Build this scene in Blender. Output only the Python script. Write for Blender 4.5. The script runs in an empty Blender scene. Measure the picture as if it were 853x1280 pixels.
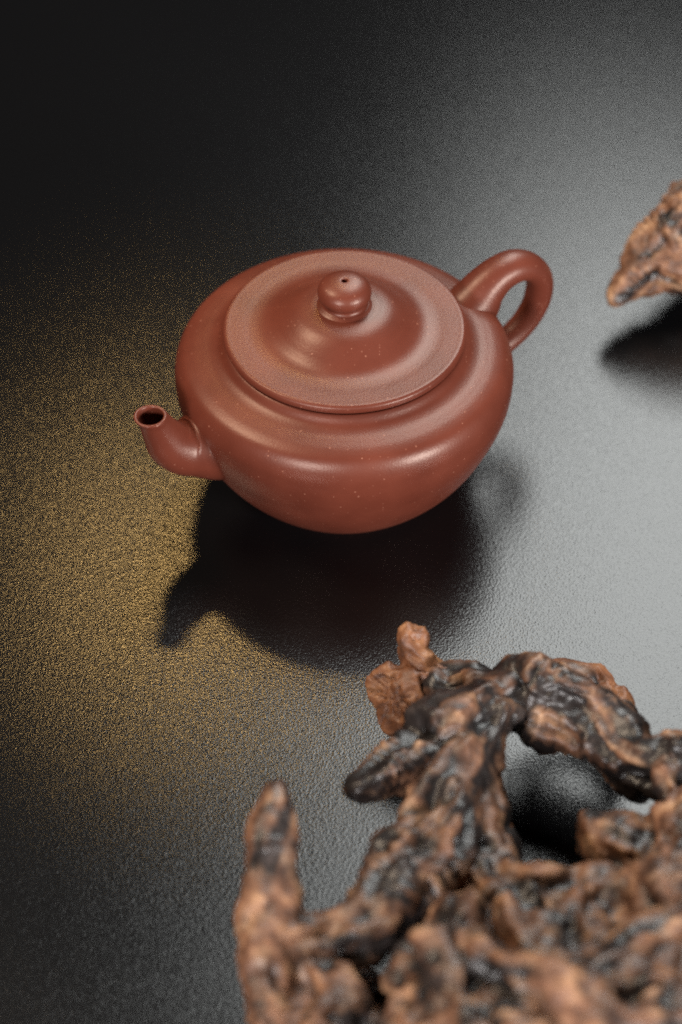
import bpy, bmesh, math
import numpy as np
from mathutils import Vector, Matrix

scene = bpy.context.scene
COL = scene.collection
R = math.radians

# ------------------------------------------------------------------ camera
F_PX, PITCH = 2700.0, R(45.37)            # focal length in pixels of the 853x1280 photograph
CAM = np.array([-0.00109, -0.52745, 0.51329])
cam_data = bpy.data.cameras.new('camera')
cam_data.sensor_fit = 'VERTICAL'
cam_data.sensor_height = 36.0
cam_data.lens = F_PX / 1280.0 * 36.0
cam_data.clip_start, cam_data.clip_end = 0.01, 50.0
cam_data.dof.use_dof = True
cam_data.dof.focus_distance = 0.668
cam_data.dof.aperture_fstop = 6.0
camera = bpy.data.objects.new('camera', cam_data)
camera.location = CAM
camera.rotation_euler = (math.pi / 2 - PITCH, 0, 0)
COL.objects.link(camera)
scene.camera = camera

# ------------------------------------------------------------------ world and lamps (studio shot)
world = bpy.data.worlds.new('World')
scene.world = world
world.use_nodes = True
world.node_tree.nodes['Background'].inputs[0].default_value = (0.8, 0.9, 1.0, 1)
world.node_tree.nodes['Background'].inputs[1].default_value = 0.004


def softbox(name, loc, target, size, power, colour, spread=180):
    d = bpy.data.lights.new(name, 'AREA')
    d.shape = 'RECTANGLE'
    d.size, d.size_y = size
    d.energy = power
    d.color = colour
    d.spread = R(spread)
    o = bpy.data.objects.new(name, d)
    o.location = loc
    o.rotation_euler = (Vector(target) - Vector(loc)).to_track_quat('-Z', 'Y').to_euler()
    COL.objects.link(o)
    return o


def spotlamp(name, loc, target, power, angle, blend, radius, colour):
    d = bpy.data.lights.new(name, 'SPOT')
    d.energy, d.spot_size, d.spot_blend, d.shadow_soft_size, d.color = power, R(angle), blend, radius, colour
    o = bpy.data.objects.new(name, d)
    o.location = loc
    o.rotation_euler = (Vector(target) - Vector(loc)).to_track_quat('-Z', 'Y').to_euler()
    COL.objects.link(o)
    return o


softbox('cool_key_softbox', (0.27, 0.67, 0.96), (0.11, 0.04, 0.0), (0.42, 0.90), 14.0, (0.97, 1.0, 0.98))
spotlamp('warm_spot', (-0.140, 0.67, 0.95), (-0.046, 0.008, 0.0), 31, 8.4, 1.0, 0.075, (1.0, 0.62, 0.22))
softbox('front_right_softbox', (0.80, -0.76, 0.30), (0.0, 0.0, 0.04), (0.24, 0.16), 18, (1.0, 0.97, 0.95))
softbox('front_left_softbox', (-0.40, -1.02, 0.42), (0.0, 0.0, 0.04), (0.28, 0.16), 12.5, (1.0, 0.96, 0.95))
softbox('left_overhead_lamp', (-0.55, 0.06, 0.85), (0.0, 0.0, 0.04), (0.24, 0.24), 7.5, (1.0, 0.80, 0.60))

scene.view_settings.view_transform = 'Standard'
scene.view_settings.look = 'None'
scene.view_settings.exposure = 0.0
scene.view_settings.gamma = 1.0
scene.render.engine = 'CYCLES'
scene.cycles.use_denoising = False
scene.cycles.adaptive_threshold = 0.006
scene.cycles.filter_width = 1.8
scene.cycles.sample_clamp_indirect = 1.0
scene.cycles.max_bounces = 6
scene.cycles.caustics_reflective = False
scene.cycles.caustics_refractive = False


# ------------------------------------------------------------------ helpers
FWD = np.array([0, math.cos(PITCH), -math.sin(PITCH)])
UP = np.array([0, math.sin(PITCH), math.cos(PITCH)])


def at(u, v, z):
    """point at height z (m) that the photograph shows at pixel u, v"""
    d = FWD + np.array([1.0, 0, 0]) * (u - 426.5) / F_PX - UP * (v - 640) / F_PX
    return CAM + d * (z - CAM[2]) / d[2]


def depth(p):
    return float((p - CAM) @ FWD)


def node_mat(name):
    m = bpy.data.materials.new(name)
    m.use_nodes = True
    nt = m.node_tree
    bsdf = nt.nodes['Principled BSDF']

    def add(kind, **kw):
        n = nt.nodes.new(kind)
        for k, val in kw.items():
            if k in n.inputs:
                n.inputs[k].default_value = val
            else:
                setattr(n, k, val)
        return n
    return m, nt, bsdf, add


def ramp(add, stops):
    n = add('ShaderNodeValToRGB')
    e = n.color_ramp.elements
    e[0].position, e[0].color = stops[0][0], (*stops[0][1], 1)
    e[1].position, e[1].color = stops[-1][0], (*stops[-1][1], 1)
    for pos, c in stops[1:-1]:
        x = e.new(pos)
        x.color = (*c, 1)
    return n


def link_obj(name, mesh, mat, parent=None):
    o = bpy.data.objects.new(name, mesh)
    COL.objects.link(o)
    if mat:
        mesh.materials.append(mat)
    if parent:
        o.parent = parent
    return o


def mesh_from(name, verts, faces, smooth=True):
    me = bpy.data.meshes.new(name)
    me.from_pydata([tuple(v) for v in verts], [], [tuple(f) for f in faces])
    if smooth:
        me.polygons.foreach_set('use_smooth', [True] * len(me.polygons))
    me.update()
    return me


def spline(pts, n):
    """Catmull-Rom through the rows of pts, n points for each span"""
    p = np.array(pts, float)
    p = np.vstack([2 * p[0] - p[1], p, 2 * p[-1] - p[-2]])
    out = []
    for i in range(1, len(p) - 2):
        a, b, c, d = p[i - 1:i + 3]
        for t in np.linspace(0, 1, n, endpoint=False):
            out.append(.5 * (2 * b + (c - a) * t + (2 * a - 5 * b + 4 * c - d) * t * t + (3 * b - a - 3 * c + d) * t ** 3))
    out.append(p[-2])
    return np.array(out)


def lathe(name, prof, seg=192):
    """surface of revolution; profile rows are (r, z); r==0 ends become poles"""
    V, Fc, rings = [], [], []
    for r, z in prof:
        if r < 1e-6:
            rings.append([len(V)])
            V.append((0, 0, z))
        else:
            rings.append(list(range(len(V), len(V) + seg)))
            for k in range(seg):
                a = 2 * math.pi * k / seg
                V.append((r * math.cos(a), r * math.sin(a), z))
    for A, B in zip(rings, rings[1:]):
        for k in range(seg):
            j = (k + 1) % seg
            if len(A) == 1:
                Fc.append((A[0], B[j], B[k]))
            elif len(B) == 1:
                Fc.append((A[k], A[j], B[0]))
            else:
                Fc.append((A[k], A[j], B[j], B[k]))
    me = mesh_from(name, V, Fc)
    bm = bmesh.new()
    bm.from_mesh(me)
    bmesh.ops.recalc_face_normals(bm, faces=bm.faces)
    bm.to_mesh(me)
    bm.free()
    return me


def sweep(name, rows, phi, seg=40, back_from=None):
    """tube in the upright plane at angle phi; rows are (radial, z, half thickness in plane, half width)"""
    rows = np.array(rows)
    c, s = math.cos(phi), math.sin(phi)
    side = np.array([-s, c, 0])
    P = np.stack([rows[:, 0] * c, rows[:, 0] * s, rows[:, 1]], 1)
    T = np.gradient(P, axis=0)
    if back_from:                                   # the rows from here on run back down the inside
        T[back_from - 1] = P[back_from - 1] - P[back_from - 2]
        T[back_from:-1] = P[back_from:-1] - P[back_from + 1:]
        T[-1] = T[-2]
    T /= np.linalg.norm(T, axis=1)[:, None]
    if back_from:                                   # the mouth is cut level
        for i in range(len(P)):
            w = np.clip((P[i, 2] - 0.047) / 0.009, 0, 1)
            T[i] = T[i] * (1 - w) + np.array([0, 0, 1.0]) * w
            T[i] /= np.linalg.norm(T[i])
    V, Fc = [], []
    for i in range(len(P)):
        n = np.cross(side, T[i])
        for k in range(seg):
            a = 2 * math.pi * k / seg
            V.append(P[i] + n * math.cos(a) * rows[i, 2] + side * math.sin(a) * rows[i, 3])
    for i in range(len(P) - 1):
        for k in range(seg):
            j = (k + 1) % seg
            Fc.append((i * seg + k, i * seg + j, (i + 1) * seg + j, (i + 1) * seg + k))
    Fc.append(tuple(range(seg))[::-1])
    m = (len(P) - 1) * seg
    Fc.append(tuple(range(m, m + seg)))
    me = mesh_from(name, V, Fc)
    bm = bmesh.new()
    bm.from_mesh(me)
    bmesh.ops.recalc_face_normals(bm, faces=bm.faces)
    bm.to_mesh(me)
    bm.free()
    return me


# ------------------------------------------------------------------ materials
def table_material():
    m, nt, b, add = node_mat('black_leather_grain')
    L = nt.links.new
    tc = add('ShaderNodeTexCoord')
    vo = add('ShaderNodeTexVoronoi', feature='SMOOTH_F1')
    vo.inputs['Scale'].default_value = 1700
    vo.inputs['Smoothness'].default_value = 0.6
    wob = add('ShaderNodeTexNoise')
    wob.inputs['Scale'].default_value = 1000
    wob.inputs['Detail'].default_value = 2
    mixv = add('ShaderNodeVectorMath', operation='MULTIPLY_ADD')
    mixv.inputs[1].default_value = (0.0006, 0.0006, 0.0)
    L(tc.outputs['Object'], wob.inputs['Vector'])
    L(wob.outputs['Color'], mixv.inputs[0])
    L(tc.outputs['Object'], mixv.inputs[2])
    L(mixv.outputs[0], vo.inputs['Vector'])
    fine = add('ShaderNodeTexNoise')
    fine.inputs['Scale'].default_value = 2200
    L(tc.outputs['Object'], fine.inputs['Vector'])
    mx = add('ShaderNodeMath', operation='MULTIPLY_ADD')
    mx.inputs[1].default_value = 0.5
    L(fine.outputs['Fac'], mx.inputs[0])
    L(vo.outputs['Distance'], mx.inputs[2])
    bump = add('ShaderNodeBump')
    bump.inputs['Strength'].default_value = 0.5
    bump.inputs['Distance'].default_value = 0.00011
    L(mx.outputs[0], bump.inputs['Height'])
    L(bump.outputs[0], b.inputs['Normal'])
    big = add('ShaderNodeTexNoise')
    big.inputs['Scale'].default_value = 18
    big.inputs['Detail'].default_value = 4
    L(tc.outputs['Object'], big.inputs['Vector'])
    mr = add('ShaderNodeMapRange')
    mr.inputs['To Min'].default_value = 0.185
    mr.inputs['To Max'].default_value = 0.205
    L(big.outputs['Fac'], mr.inputs['Value'])
    L(mr.outputs[0], b.inputs['Roughness'])
    b.inputs['Base Color'].default_value = (0.004, 0.004, 0.0045, 1)
    b.inputs['IOR'].default_value = 1.43
    return m


def clay_material():
    m, nt, b, add = node_mat('purple_clay')
    L = nt.links.new
    tc = add('ShaderNodeTexCoord')
    n1 = add('ShaderNodeTexNoise')
    n1.inputs['Scale'].default_value = 60
    n1.inputs['Detail'].default_value = 6
    L(tc.outputs['Object'], n1.inputs['Vector'])
    base = ramp(add, [(0.3, (0.088, 0.0195, 0.0110)), (0.7, (0.122, 0.0290, 0.0165))])
    L(n1.outputs['Fac'], base.inputs[0])
    # pale sand grains in the clay
    vo = add('ShaderNodeTexVoronoi')
    vo.inputs['Scale'].default_value = 900
    L(tc.outputs['Object'], vo.inputs['Vector'])
    sep = add('ShaderNodeSeparateColor')
    L(vo.outputs['Color'], sep.inputs[0])
    size = add('ShaderNodeMath', operation='MULTIPLY')      # grains of mixed size
    size.inputs[1].default_value = 0.30
    L(sep.outputs[2], size.inputs[0])
    near = add('ShaderNodeMath', operation='LESS_THAN')
    L(vo.outputs['Distance'], near.inputs[0])
    L(size.outputs[0], near.inputs[1])
    few = add('ShaderNodeMath', operation='GREATER_THAN')
    few.inputs[1].default_value = 0.80
    L(sep.outputs[0], few.inputs[0])
    both = add('ShaderNodeMath', operation='MULTIPLY')
    L(near.outputs[0], both.inputs[0])
    L(few.outputs[0], both.inputs[1])
    amt = add('ShaderNodeMath', operation='MULTIPLY')
    L(both.outputs[0], amt.inputs[0])
    L(sep.outputs[1], amt.inputs[1])
    mix = add('ShaderNodeMix', data_type='RGBA')
    L(amt.outputs[0], mix.inputs[0])
    L(base.outputs[0], mix.inputs[6])
    mix.inputs[7].default_value = (0.25, 0.10, 0.065, 1)
    L(mix.outputs[2], b.inputs['Base Color'])
    g = add('ShaderNodeTexNoise')
    g.inputs['Scale'].default_value = 1400
    g.inputs['Detail'].default_value = 3
    L(tc.outputs['Object'], g.inputs['Vector'])
    bump = add('ShaderNodeBump')
    bump.inputs['Strength'].default_value = 0.42
    bump.inputs['Distance'].default_value = 0.00012
    L(g.outputs['Fac'], bump.inputs['Height'])
    L(bump.outputs[0], b.inputs['Normal'])
    mr = add('ShaderNodeMapRange')
    mr.inputs['To Min'].default_value = 0.36
    mr.inputs['To Max'].default_value = 0.42
    L(n1.outputs['Fac'], mr.inputs['Value'])
    L(mr.outputs[0], b.inputs['Roughness'])
    b.inputs['IOR'].default_value = 1.47
    b.inputs['Specular Tint'].default_value = (1.0, 0.84, 0.74, 1)
    return m


def wood_material(name, kind):
    m, nt, b, add = node_mat(name)
    L = nt.links.new
    tc = add('ShaderNodeTexCoord')
    n1 = add('ShaderNodeTexNoise')
    n1.inputs['Scale'].default_value = 140
    n1.inputs['Detail'].default_value = 8
    n1.inputs['Roughness'].default_value = 0.65
    L(tc.outputs['Object'], n1.inputs['Vector'])
    if kind == 'bark':
        dark = ramp(add, [(0.33, (0.006, 0.005, 0.005)), (0.55, (0.021, 0.016, 0.015)), (0.72, (0.06, 0.045, 0.04))])
        tan = ramp(add, [(0.30, (0.035, 0.014, 0.008)), (0.50, (0.19, 0.085, 0.044)), (0.70, (0.52, 0.30, 0.165))])
        L(n1.outputs['Fac'], dark.inputs[0])
        L(n1.outputs['Fac'], tan.inputs[0])
        at_ = add('ShaderNodeAttribute', attribute_name='bare')
        n2 = add('ShaderNodeTexNoise')
        n2.inputs['Scale'].default_value = 110
        n2.inputs['Detail'].default_value = 6
        L(tc.outputs['Object'], n2.inputs['Vector'])
        s = add('ShaderNodeMath', operation='MULTIPLY_ADD')
        s.inputs[1].default_value = 0.9
        L(n2.outputs['Fac'], s.inputs[0])
        L(at_.outputs['Fac'], s.inputs[2])
        edge = add('ShaderNodeMapRange')
        edge.inputs['From Min'].default_value = 0.72
        edge.inputs['From Max'].default_value = 1.24
        L(s.outputs[0], edge.inputs['Value'])
        mix = add('ShaderNodeMix', data_type='RGBA')
        L(edge.outputs[0], mix.inputs[0])
        L(dark.outputs[0], mix.inputs[6])
        L(tan.outputs[0], mix.inputs[7])
        L(mix.outputs[2], b.inputs['Base Color'])
        ro = add('ShaderNodeMapRange')
        ro.inputs['To Min'].default_value = 0.38
        ro.inputs['To Max'].default_value = 0.55
        L(edge.outputs[0], ro.inputs['Value'])
        L(ro.outputs[0], b.inputs['Roughness'])
    else:
        tan = ramp(add, [(0.3, (0.05, 0.018, 0.009)), (0.5, (0.19, 0.075, 0.033)), (0.7, (0.36, 0.17, 0.075))])
        L(n1.outputs['Fac'], tan.inputs[0])
        L(tan.outputs[0], b.inputs['Base Color'])
        b.inputs['Roughness'].default_value = 0.5
    bump = add('ShaderNodeBump')
    bump.inputs['Strength'].default_value = 0.5
    bump.inputs['Distance'].default_value = 0.0006
    L(n1.outputs['Fac'], bump.inputs['Height'])
    L(bump.outputs[0], b.inputs['Normal'])
    return m


M_TABLE = table_material()
M_CLAY = clay_material()
M_BARK = wood_material('weathered_root', 'bark')
M_RAW = wood_material('bare_wood', 'raw')

# ------------------------------------------------------------------ table
bm = bmesh.new()
bmesh.ops.create_grid(bm, x_segments=8, y_segments=8, size=1.0)
me = bpy.data.meshes.new('tabletop')
bm.to_mesh(me)
bm.free()
table = link_obj('tabletop', me, M_TABLE)
table.location = (0, 0.2, 0)
table['kind'] = 'structure'
table['label'] = 'black leather-grained tabletop with a satin sheen'

# ------------------------------------------------------------------ teapot
teapot = bpy.data.objects.new('teapot', None)
COL.objects.link(teapot)
teapot.empty_display_size = 0.02
teapot['label'] = 'squat reddish-brown clay teapot with round knob lid and short curved spout'
teapot['category'] = 'teapot'
PHI = R(30)

body = spline([(0.0, 0.0022), (0.020, 0.0022), (0.0285, 0.0008), (0.0300, 0.0), (0.0318, 0.0016), (0.0357, 0.0050), (0.0409, 0.0108),
               (0.0453, 0.0168), (0.0487, 0.0228), (0.0512, 0.0286), (0.0534, 0.0346), (0.0547, 0.0402), (0.0550, 0.0440),
               (0.05495, 0.0476), (0.0540, 0.0510), (0.0521, 0.0537), (0.0492, 0.0553), (0.0460, 0.0562), (0.0430, 0.0569),
               (0.0407, 0.0580), (0.0391, 0.0597), (0.0382, 0.0603), (0.0370, 0.0600), (0.034, 0.0598), (0.0, 0.0598)], 7)
body = np.maximum(body, 0)
link_obj('body', lathe('body', body), M_CLAY, teapot)

lidp = spline([(0.0, 0.0599), (0.030, 0.0601), (0.0366, 0.0603), (0.0382, 0.0608), (0.03895, 0.0619), (0.03895, 0.0630), (0.0386, 0.0636),
               (0.0379, 0.0640), (0.0362, 0.0640), (0.0330, 0.06395), (0.0298, 0.0639), (0.0268, 0.0642), (0.0243, 0.0650), (0.0220, 0.0664),
               (0.0198, 0.0681), (0.0175, 0.0698), (0.0150, 0.0712), (0.0120, 0.0721), (0.0085, 0.0726), (0.0, 0.0726)], 7)
lidp = np.maximum(lidp, 0)
lid = link_obj('lid', lathe('lid', lidp), M_CLAY, teapot)
knobp = spline([(0.0, 0.0722), (0.0084, 0.0722), (0.0081, 0.0730), (0.0074, 0.0734), (0.0070, 0.0740), (0.0070, 0.0746), (0.0076, 0.0754),
                (0.0083, 0.0765), (0.00855, 0.0778), (0.0082, 0.0793), (0.0070, 0.0808), (0.0051, 0.0818), (0.0030, 0.0823), (0.0013, 0.0824),
                (0.00095, 0.0821), (0.0009, 0.081), (0.0009, 0.0775), (0.0, 0.0773)], 7)
link_obj('knob', lathe('knob', np.maximum(knobp, 0), 96), M_CLAY, lid)

hrows = spline([(0.0465, 0.0485, .0105, .0095), (0.0505, 0.0535, .0088, .0084), (0.0540, 0.0577, .0070, .0073), (0.0590, 0.0610, .0059, .0065), (0.0647, 0.0619, .0053, .0062),
                (0.0705, 0.0597, .0047, .0058), (0.0748, 0.0545, .0044, .0056), (0.0760, 0.0480, .0042, .0054),
                (0.0745, 0.0410, .0040, .0050), (0.0700, 0.0345, .0039, .0047), (0.0635, 0.0300, .0040, .0046), (0.0560, 0.0275, .0046, .0050),
                (0.0480, 0.0262, .0060, .0060)], 8)
link_obj('handle', sweep('handle', hrows, PHI), M_CLAY, teapot)

outer = spline([(0.0450, 0.0362, .0142, .0140), (0.0490, 0.0364, .0134, .0132), (0.0525, 0.0367, .0120, .0119), (0.0560, 0.0373, .0102, .0102), (0.0600, 0.0386, .0087, .0088),
                (0.0638, 0.0425, .0076, .0076), (0.0664, 0.0485, .0060, .0060), (0.0683, 0.0538, .0051, .0051), (0.0694, 0.0560, .0052, .0052), (0.0697, 0.0567, .0052, .0052), (0.0698, 0.0570, .0049, .0049)], 7)
inner = [(0.0698, 0.0570, .0043, .0043), (0.0697, 0.0564, .0041, .0041), (0.0686, 0.0535, .0041, .0041), (0.0662, 0.0480, .0042, .0042), (0.0634, 0.0428, .0044, .0044), (0.060, 0.0385, .0046, .0046)]
link_obj('spout', sweep('spout', np.vstack([outer, np.array(inner)]), PHI + math.pi, back_from=len(outer)), M_CLAY, teapot)


# ------------------------------------------------------------------ driftwood roots
def hash3(i, j, k, seed):
    h = (i * 374761393 + j * 668265263 + k * 2147483647 + seed * 974634777) & 0xffffffff
    h = ((h ^ (h >> 13)) * 1274126177) & 0xffffffff
    return ((h ^ (h >> 16)) & 0xffff) / 65535.0


def noise(P, seed=0):
    """gradient noise, about -1..1, at the rows of P"""
    b = np.floor(P).astype(np.int64)
    f = P - b
    w3 = f * f * f * (f * (f * 6 - 15) + 10)
    out = 0
    for dx in (0, 1):
        for dy in (0, 1):
            for dz in (0, 1):
                w = (w3[:, 0] if dx else 1 - w3[:, 0]) * (w3[:, 1] if dy else 1 - w3[:, 1]) * (w3[:, 2] if dz else 1 - w3[:, 2])
                i, j, k = b[:, 0] + dx, b[:, 1] + dy, b[:, 2] + dz
                g = [hash3(i, j, k, seed * 3 + c) * 2 - 1 for c in (1, 2, 3)]
                out = out + w * (g[0] * (f[:, 0] - dx) + g[1] * (f[:, 1] - dy) + g[2] * (f[:, 2] - dz))
    return out * 1.9


def fbm(P, seed, octaves=3):
    return sum(noise(P * 2.03 ** o, seed + o) * 0.5 ** o for o in range(octaves))


def surface_nets(V, origin, h):
    inside = V < 0
    nx, ny, nz = V.shape
    acc = np.zeros((nx - 1, ny - 1, nz - 1, 3), np.float32)
    cnt = np.zeros((nx - 1, ny - 1, nz - 1), np.float32)
    corner = [(a, b, c) for a in (0, 1) for b in (0, 1) for c in (0, 1)]
    sl = lambda o: tuple(slice(o[k], V.shape[k] - 1 + o[k]) for k in range(3))
    for a in corner:
        for ax in range(3):
            if a[ax]:
                continue
            b = list(a)
            b[ax] = 1
            va, vb = V[sl(a)], V[sl(b)]
            x = inside[sl(a)] != inside[sl(b)]
            t = np.where(x, va / np.where(x, va - vb, 1), 0)
            for k in range(3):
                acc[..., k] += np.where(x, a[k] + (t if k == ax else 0), 0)
            cnt += x
    has = cnt > 0
    idx = np.full(has.shape, -1, np.int64)
    idx[has] = np.arange(has.sum())
    cell = np.argwhere(has)
    verts = (cell + acc[has] / cnt[has][:, None]) * h + origin
    faces = []
    for ax in range(3):
        o1, o2 = (ax + 1) % 3, (ax + 2) % 3
        s0 = [slice(1, n - 1) for n in V.shape]
        s1 = list(s0)
        s0[ax] = slice(0, V.shape[ax] - 1)
        s1[ax] = slice(1, V.shape[ax])
        A, B = inside[tuple(s0)], inside[tuple(s1)]
        for sgn, msk in ((1, A & ~B), (-1, ~A & B)):
            e = np.argwhere(msk)
            off = np.ones(3, int)
            off[ax] = 0
            e = e + off
            q = []
            for d1, d2 in ((0, 0), (-1, 0), (-1, -1), (0, -1)):
                c = e.copy()
                c[:, o1] += d1
                c[:, o2] += d2
                q.append(idx[c[:, 0], c[:, 1], c[:, 2]])
            q = np.stack(q, 1)
            faces.append(q if sgn > 0 else q[:, ::-1])
    return verts, np.vstack(faces)


def build_wood(name, chains_in, h, mat, parent, seed, blend=0.0024, lump=(0.0022, 52), fibre=(0.0019, 115), pit=(0.0013, 75), bare_bias=0.0, cuts=(), strands=5):
    """chains: lists of (u, v, height in mm, radius in photo pixels)"""
    segs, axes = [], []
    rng = np.random.default_rng(seed)
    chains = [c[0] if isinstance(c, tuple) else c for c in chains_in]
    tone = [c[1] if isinstance(c, tuple) else 0.0 for c in chains_in]
    for ch in chains:
        pts = []
        for u, v, zm, rp in ch:
            p = at(u, v, zm / 1000.0)
            pts.append((p, rp * depth(p) / F_PX))
        if len(pts) == 1:
            pts.append((pts[0][0] + 1e-5, pts[0][1]))
        if strands and len(pts) >= 3:
            fine = spline([(*p, r) for p, r in pts], 4)
            T = np.gradient(fine[:, :3], axis=0)
            T /= np.linalg.norm(T, axis=1)[:, None]
            A = np.cross(T, [0.3, 0.2, 0.9])
            A /= np.linalg.norm(A, axis=1)[:, None]
            B = np.cross(T, A)
            pts = [(f[:3], f[3] * 0.78) for f in fine]
            ln = np.concatenate([[0], np.cumsum(np.linalg.norm(np.diff(fine[:, :3], axis=0), axis=1))])
            for k in range(strands):                # thinner roots grown round the stem
                a0, tw, wob = rng.uniform(0, 6.28), rng.uniform(-1, 1) * 20, rng.uniform(0, 6.28)
                ang = a0 + tw * ln + 0.5 * np.sin(ln * 90 + wob)
                rr = fine[:, 3] * (0.30 + 0.12 * np.sin(ln * 120 + wob * 2))
                off = fine[:, 3] * (0.74 + 0.14 * np.sin(ln * 90 + wob))
                Q = fine[:, :3] + A * (np.cos(ang) * off)[:, None] + B * (np.sin(ang) * off)[:, None]
                segs += [(Q[i], Q[i + 1], rr[i], rr[i + 1], (fine[i, 3] + fine[i + 1, 3]) / 2) for i in range(len(Q) - 1)]
        axes.append((np.array([p for p, r in pts]), np.array([r for p, r in pts])))
        segs += [(a[0], b[0], a[1], b[1], (a[1] + b[1]) / 2) for a, b in zip(pts, pts[1:])]
    rmax = max(max(s[2], s[3]) for s in segs) + 0.01
    lo = np.min([np.minimum(s[0], s[1]) for s in segs], 0) - rmax
    hi = np.max([np.maximum(s[0], s[1]) for s in segs], 0) + rmax
    n = np.ceil((hi - lo) / h).astype(int) + 1
    V = np.full(n, 0.02, np.float32)
    for a, b, ra, rb, rs in segs:
        m = max(ra, rb) + 0.012
        i0 = np.maximum(((np.minimum(a, b) - m - lo) / h).astype(int), 0)
        i1 = np.minimum(((np.maximum(a, b) + m - lo) / h).astype(int) + 2, n)
        X, Y, Z = np.meshgrid(*[lo[k] + np.arange(i0[k], i1[k]) * h for k in range(3)], indexing='ij')
        d = b - a
        t = np.clip(((X - a[0]) * d[0] + (Y - a[1]) * d[1] + (Z - a[2]) * d[2]) / max(d @ d, 1e-12), 0, 1)
        dist = np.sqrt((X - a[0] - t * d[0]) ** 2 + (Y - a[1] - t * d[1]) ** 2 + (Z - a[2] - t * d[2]) ** 2) - (ra + (rb - ra) * t)
        s = (slice(i0[0], i1[0]), slice(i0[1], i1[1]), slice(i0[2], i1[2]))
        o = V[s]
        k = np.clip(0.5 + 0.5 * (o - dist) / blend, 0, 1)
        V[s] = o + (dist - o) * k - blend * k * (1 - k)
    for c, nrm in cuts:
        X, Y, Z = np.meshgrid(*[lo[k] + np.arange(n[k]) * h for k in range(3)], indexing='ij')
        V = np.maximum(V, (X - c[0]) * nrm[0] + (Y - c[1]) * nrm[1] + (Z - c[2]) * nrm[2]).astype(np.float32)
    P, Q = surface_nets(V, lo, h)
    # drop what lies far outside the picture behind the camera side, keep above the table
    G = np.stack(np.gradient(V, h), -1)
    ci = np.clip(((P - lo) / h).round().astype(int), 0, n - 1)
    N = G[ci[:, 0], ci[:, 1], ci[:, 2]]
    N = N / (np.linalg.norm(N, axis=1)[:, None] + 1e-9)
    # grain: ribs and fibres that run along each stem, blended where stems meet
    D = np.full((len(axes), len(P)), 1.0, np.float32)
    SL, OFF, RS = {}, {}, {}
    for c, (pts, rad) in enumerate(axes):
        best = np.full(len(P), 1.0)
        so, oo, ro = np.zeros(len(P)), np.zeros((len(P), 3)), np.full(len(P), rad[0])
        l0 = 0.0
        for i in range(len(pts) - 1):
            d = pts[i + 1] - pts[i]
            l = math.sqrt(d @ d) + 1e-9
            t = np.clip(((P - pts[i]) @ d) / (l * l), 0, 1)
            off = P - pts[i] - t[:, None] * d
            r = rad[i] + (rad[i + 1] - rad[i]) * t
            dist = np.linalg.norm(off, axis=1) - r
            m = dist < best
            best[m], so[m], oo[m], ro[m] = dist[m], l0 + t[m] * l, off[m], r[m]
            l0 += l
        D[c], SL[c], OFF[c], RS[c] = best, so, oo, ro
    W = np.exp(-(D - D.min(0)) / 0.0016)
    W = np.where(W < 0.03, 0, W)
    W /= W.sum(0)
    warp = np.stack([noise(P * 110, seed + 31 + k) for k in range(3)], 1) * 0.0017
    Pw = P + warp * 2
    f1, f2, c1, c2, RL, tn, f3 = (np.zeros(len(P)) for _ in range(7))
    for c in range(len(axes)):
        m = W[c] > 0
        if not m.any():
            continue
        drift = np.array([0.62, 0.48, 0.62]) * SL[c][m][:, None]
        o = OFF[c][m] + warp[m] + c * 0.37
        grain = lambda fr, ratio, sd: noise(o * fr + drift * fr / ratio, seed + sd)
        f1[m] += W[c][m] * (1 - 2.2 * np.abs(grain(fibre[1], 5.0, 3)))          # broad ribs
        f2[m] += W[c][m] * grain(fibre[1] * 2.8, 8.0, 4)                          # fine fibres
        f3[m] += W[c][m] * grain(fibre[1] * 6.5, 10.0, 5)                         # hair-fine fibres
        c1[m] += W[c][m] * grain(80, 2.6, 20)
        c2[m] += W[c][m] * grain(240, 6.0, 21)
        RL[m] += W[c][m] * RS[c][m]
        tn[m] += W[c][m] * tone[c]
    thin = np.clip(RL / 0.0075, 0.4, 1.1)
    big = noise(P * lump[1], seed) + 0.5 * noise(P * lump[1] * 2.1, seed + 1)
    hollow = np.clip(noise(Pw * pit[1], seed + 9) - 0.22, 0, 1)              # rounded hollows
    ridg = hollow
    disp = lump[0] * big + fibre[0] * (0.8 * f1 + 0.55 * f2 + 0.3 * f3) - pit[0] * 6.0 * hollow
    for c, nrm in cuts:                              # checks and cracks radiating over a broken face
        rel = P - c
        face = np.exp(-np.abs(rel @ nrm) / 0.0008)
        e1 = np.cross(nrm, [0, 0, 1.0])
        e1 /= np.linalg.norm(e1)
        e2 = np.cross(nrm, e1)
        th, rad = np.arctan2(rel @ e2, rel @ e1), np.linalg.norm(rel, axis=1)
        crack = np.abs(noise(np.stack([np.cos(th) * 3.2, np.sin(th) * 3.2, rad * 60], 1), seed + 60))
        disp = disp * (1 - 0.6 * face) - face * 0.0016 * np.clip(0.16 - crack, 0, 1) / 0.16
    P2 = P + N * (disp * thin)[:, None]
    P2[:, 2] = np.maximum(P2[:, 2], 0.0006 * (1 + noise(P * 90, seed + 40)))
    me = mesh_from(name, P2, Q)
    bare = 0.45 + 0.46 * c1 + 0.36 * c2 + 0.22 * (f1 - 0.4) + 0.18 * f2 + 0.14 * f3 - 0.6 * hollow + bare_bias + tn
    at_ = me.attributes.new('bare', 'FLOAT', 'POINT')
    at_.data.foreach_set('value', bare.astype(np.float32))
    return link_obj(name, me, mat, parent)


def root_empty(name, loc, label, group):
    e = bpy.data.objects.new(name, None)
    COL.objects.link(e)
    e.empty_display_size = 0.02
    e['label'] = label
    e['category'] = 'driftwood'
    return e


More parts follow.
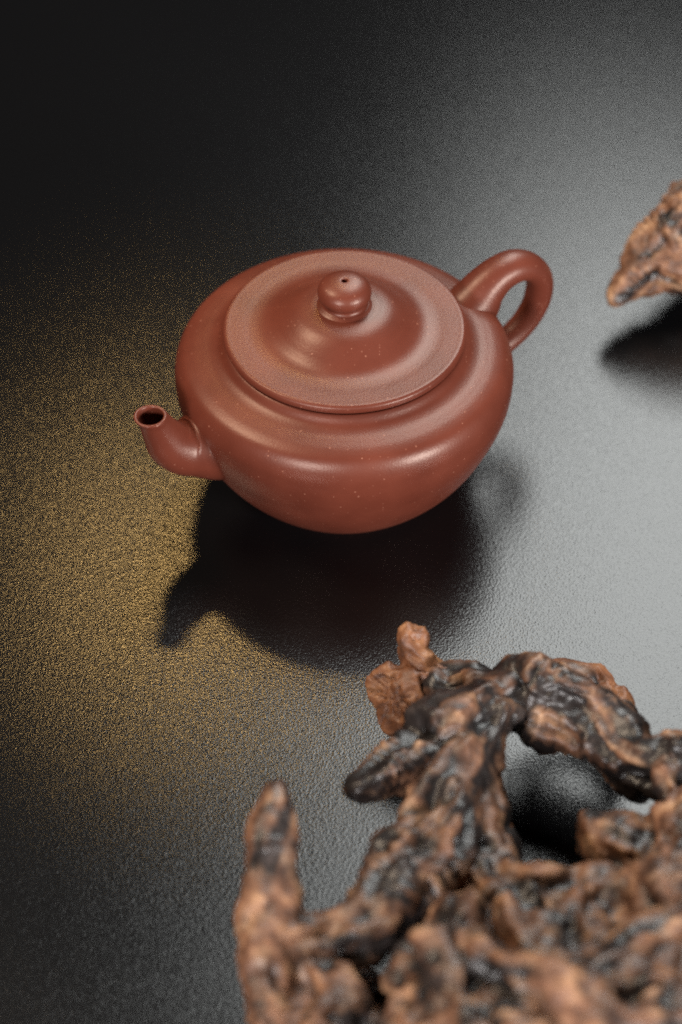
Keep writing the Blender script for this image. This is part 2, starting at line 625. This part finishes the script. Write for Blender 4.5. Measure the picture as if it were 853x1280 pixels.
gnarl = root_empty('driftwood_root', None, 'large gnarled dark root with a see-through hole and an upright horn', None)
wood_chains = [
    # ridge along the back of the hole, on to the right
    ([(545, 858, 26, 30), (600, 862, 30, 36), (652, 862, 32, 37), (700, 882, 33, 44), (752, 910, 32, 41), (795, 950, 32, 38), (840, 955, 36, 38), (900, 965, 36, 48)], -0.10),
    ([(622, 842, 35, 17), (640, 870, 33, 30)], -0.15),
    ([(690, 860, 28, 30), (740, 880, 26, 30), (770, 905, 24, 26)], 0.00),
    # dark arm with the pointed tip
    ([(620, 875, 35, 38), (570, 905, 38, 45), (520, 943, 38, 38), (478, 966, 38, 27), (452, 982, 38, 18), (442, 986, 38, 11)], -0.16),
    # stem left of the hole
    ([(600, 890, 35, 46), (576, 960, 36, 48), (556, 1020, 38, 48), (525, 1075, 40, 52), (490, 1115, 42, 44), (455, 1165, 43, 36)], -0.10),
    ([(590, 1000, 32, 42), (600, 1070, 34, 46), (620, 1120, 38, 40)], -0.08),
    # bridge to the horn, the horn itself
    ([(455, 1165, 43, 36), (405, 1178, 42, 34), (355, 1185, 44, 40)], 0.02),
    ([(350, 986, 60, 13), (350, 1008, 59, 17), (344, 1042, 57, 24), (341, 1080, 54, 19), (336, 1125, 50, 27), (332, 1190, 46, 35), (345, 1250, 42, 38), (375, 1310, 36, 55)], 0.26),
    ([(400, 1230, 40, 40), (430, 1275, 42, 45), (420, 1340, 36, 60)], 0.06),
    # knot right of the hole
    ([(735, 1028, 36, 14), (755, 1050, 35, 34), (790, 1066, 36, 46)], -0.06),
    ([(838, 985, 36, 40), (855, 1040, 40, 50), (860, 1120, 44, 60)], -0.04),
    # front mass
    ([(580, 1150, 45, 40), (545, 1215, 48, 50), (590, 1295, 52, 62), (560, 1400, 48, 80)], 0.05),
    ([(650, 1150, 44, 44), (685, 1215, 52, 52), (640, 1300, 55, 66), (700, 1400, 50, 85)], 0.02),
    ([(720, 1135, 43, 44), (705, 1205, 50, 54), (765, 1295, 56, 68), (740, 1400, 50, 85)], 0.08),
    ([(795, 1125, 42, 46), (835, 1200, 50, 56), (815, 1300, 56, 70), (870, 1400, 50, 85)], 0.02),
    ([(865, 1110, 44, 50), (875, 1190, 50, 60), (915, 1300, 54, 75), (930, 1400, 48, 85)], 0.05),
    ([(570, 1185, 50, 34), (620, 1225, 58, 38), (690, 1240, 62, 40), (760, 1290, 62, 44), (850, 1310, 60, 50)], 0.10),
    ([(860, 1160, 52, 36), (800, 1195, 58, 36), (745, 1215, 60, 32)], 0.06),
    ([(620, 1130, 40, 34), (690, 1138, 41, 38), (770, 1120, 40, 42)], 0.04),
    ([(500, 1290, 46, 50), (560, 1340, 48, 70), (640, 1390, 48, 80)], 0.04),
    # feet that carry it, under the front mass
    ([(600, 1230, 30, 90), (620, 1200, 8, 95)], 0.04),
    ([(800, 1220, 30, 100), (810, 1190, 8, 100)], 0.04),
    ([(420, 1310, 24, 70), (440, 1290, 8, 70)], 0.04),
    ([(880, 960, 30, 40), (900, 940, 8, 36)], 0.04),
]
build_wood('wood', wood_chains, 0.0010, M_BARK, gnarl, 7)
RAW = dict(blend=0.002, lump=(0.0014, 120), fibre=(0.0006, 330), pit=(0.0008, 190), strands=0)
kc = at(494, 872, 0.026)
kn = np.array([-0.62, -0.55, 0.56])
build_wood('broken_knot', [[(490, 862, 22, 32), (520, 862, 22, 36)], [(490, 895, 21, 24), (510, 880, 22, 30)]], 0.0006, M_RAW, gnarl, 21, cuts=[(kc, kn / np.linalg.norm(kn))], **RAW)
build_wood('broken_stub', [[(540, 845, 27, 20), (528, 826, 29, 16), (519, 812, 31, 17), (516, 803, 32, 20)]], 0.0006, M_RAW, gnarl, 27, **{**RAW, 'lump': (0.0030, 130), 'fibre': (0.0014, 260)})
build_wood('bare_rim', [[(650, 842, 24, 14), (700, 838, 22, 15), (742, 848, 20, 18), (768, 875, 18, 20), (782, 902, 18, 16)]], 0.0007, M_RAW, gnarl, 33, **RAW)
build_wood('hole_shell', [[(606, 950, 26, 18), (612, 1000, 24, 18), (628, 1045, 22, 15), (622, 1085, 22, 16)]], 0.0007, M_RAW, gnarl, 44, **RAW)

tip = root_empty('driftwood_root', None, 'smaller weathered root piece with its tip raised behind the teapot handle', None)
build_wood('wood', [[(768, 375, 15, 4), (780, 358, 17, 14), (800, 336, 21, 27), (828, 312, 25, 42), (870, 288, 30, 58), (940, 285, 24, 72), (1010, 300, 10, 76)],
                    [(826, 322, 24, 36), (865, 330, 20, 34), (905, 335, 15, 40)]], 0.0008, M_BARK, tip, 55, blend=0.003, bare_bias=0.24,
           lump=(0.0014, 80), fibre=(0.0009, 220), pit=(0.0008, 120))

# set each root's Empty on the table under its wood
for e, (u, v) in ((gnarl, (650, 1200)), (tip, (960, 300))):
    e.location = at(u, v, 0.0)
    for ch in e.children:
        ch.matrix_parent_inverse = Matrix.Translation(-e.location)
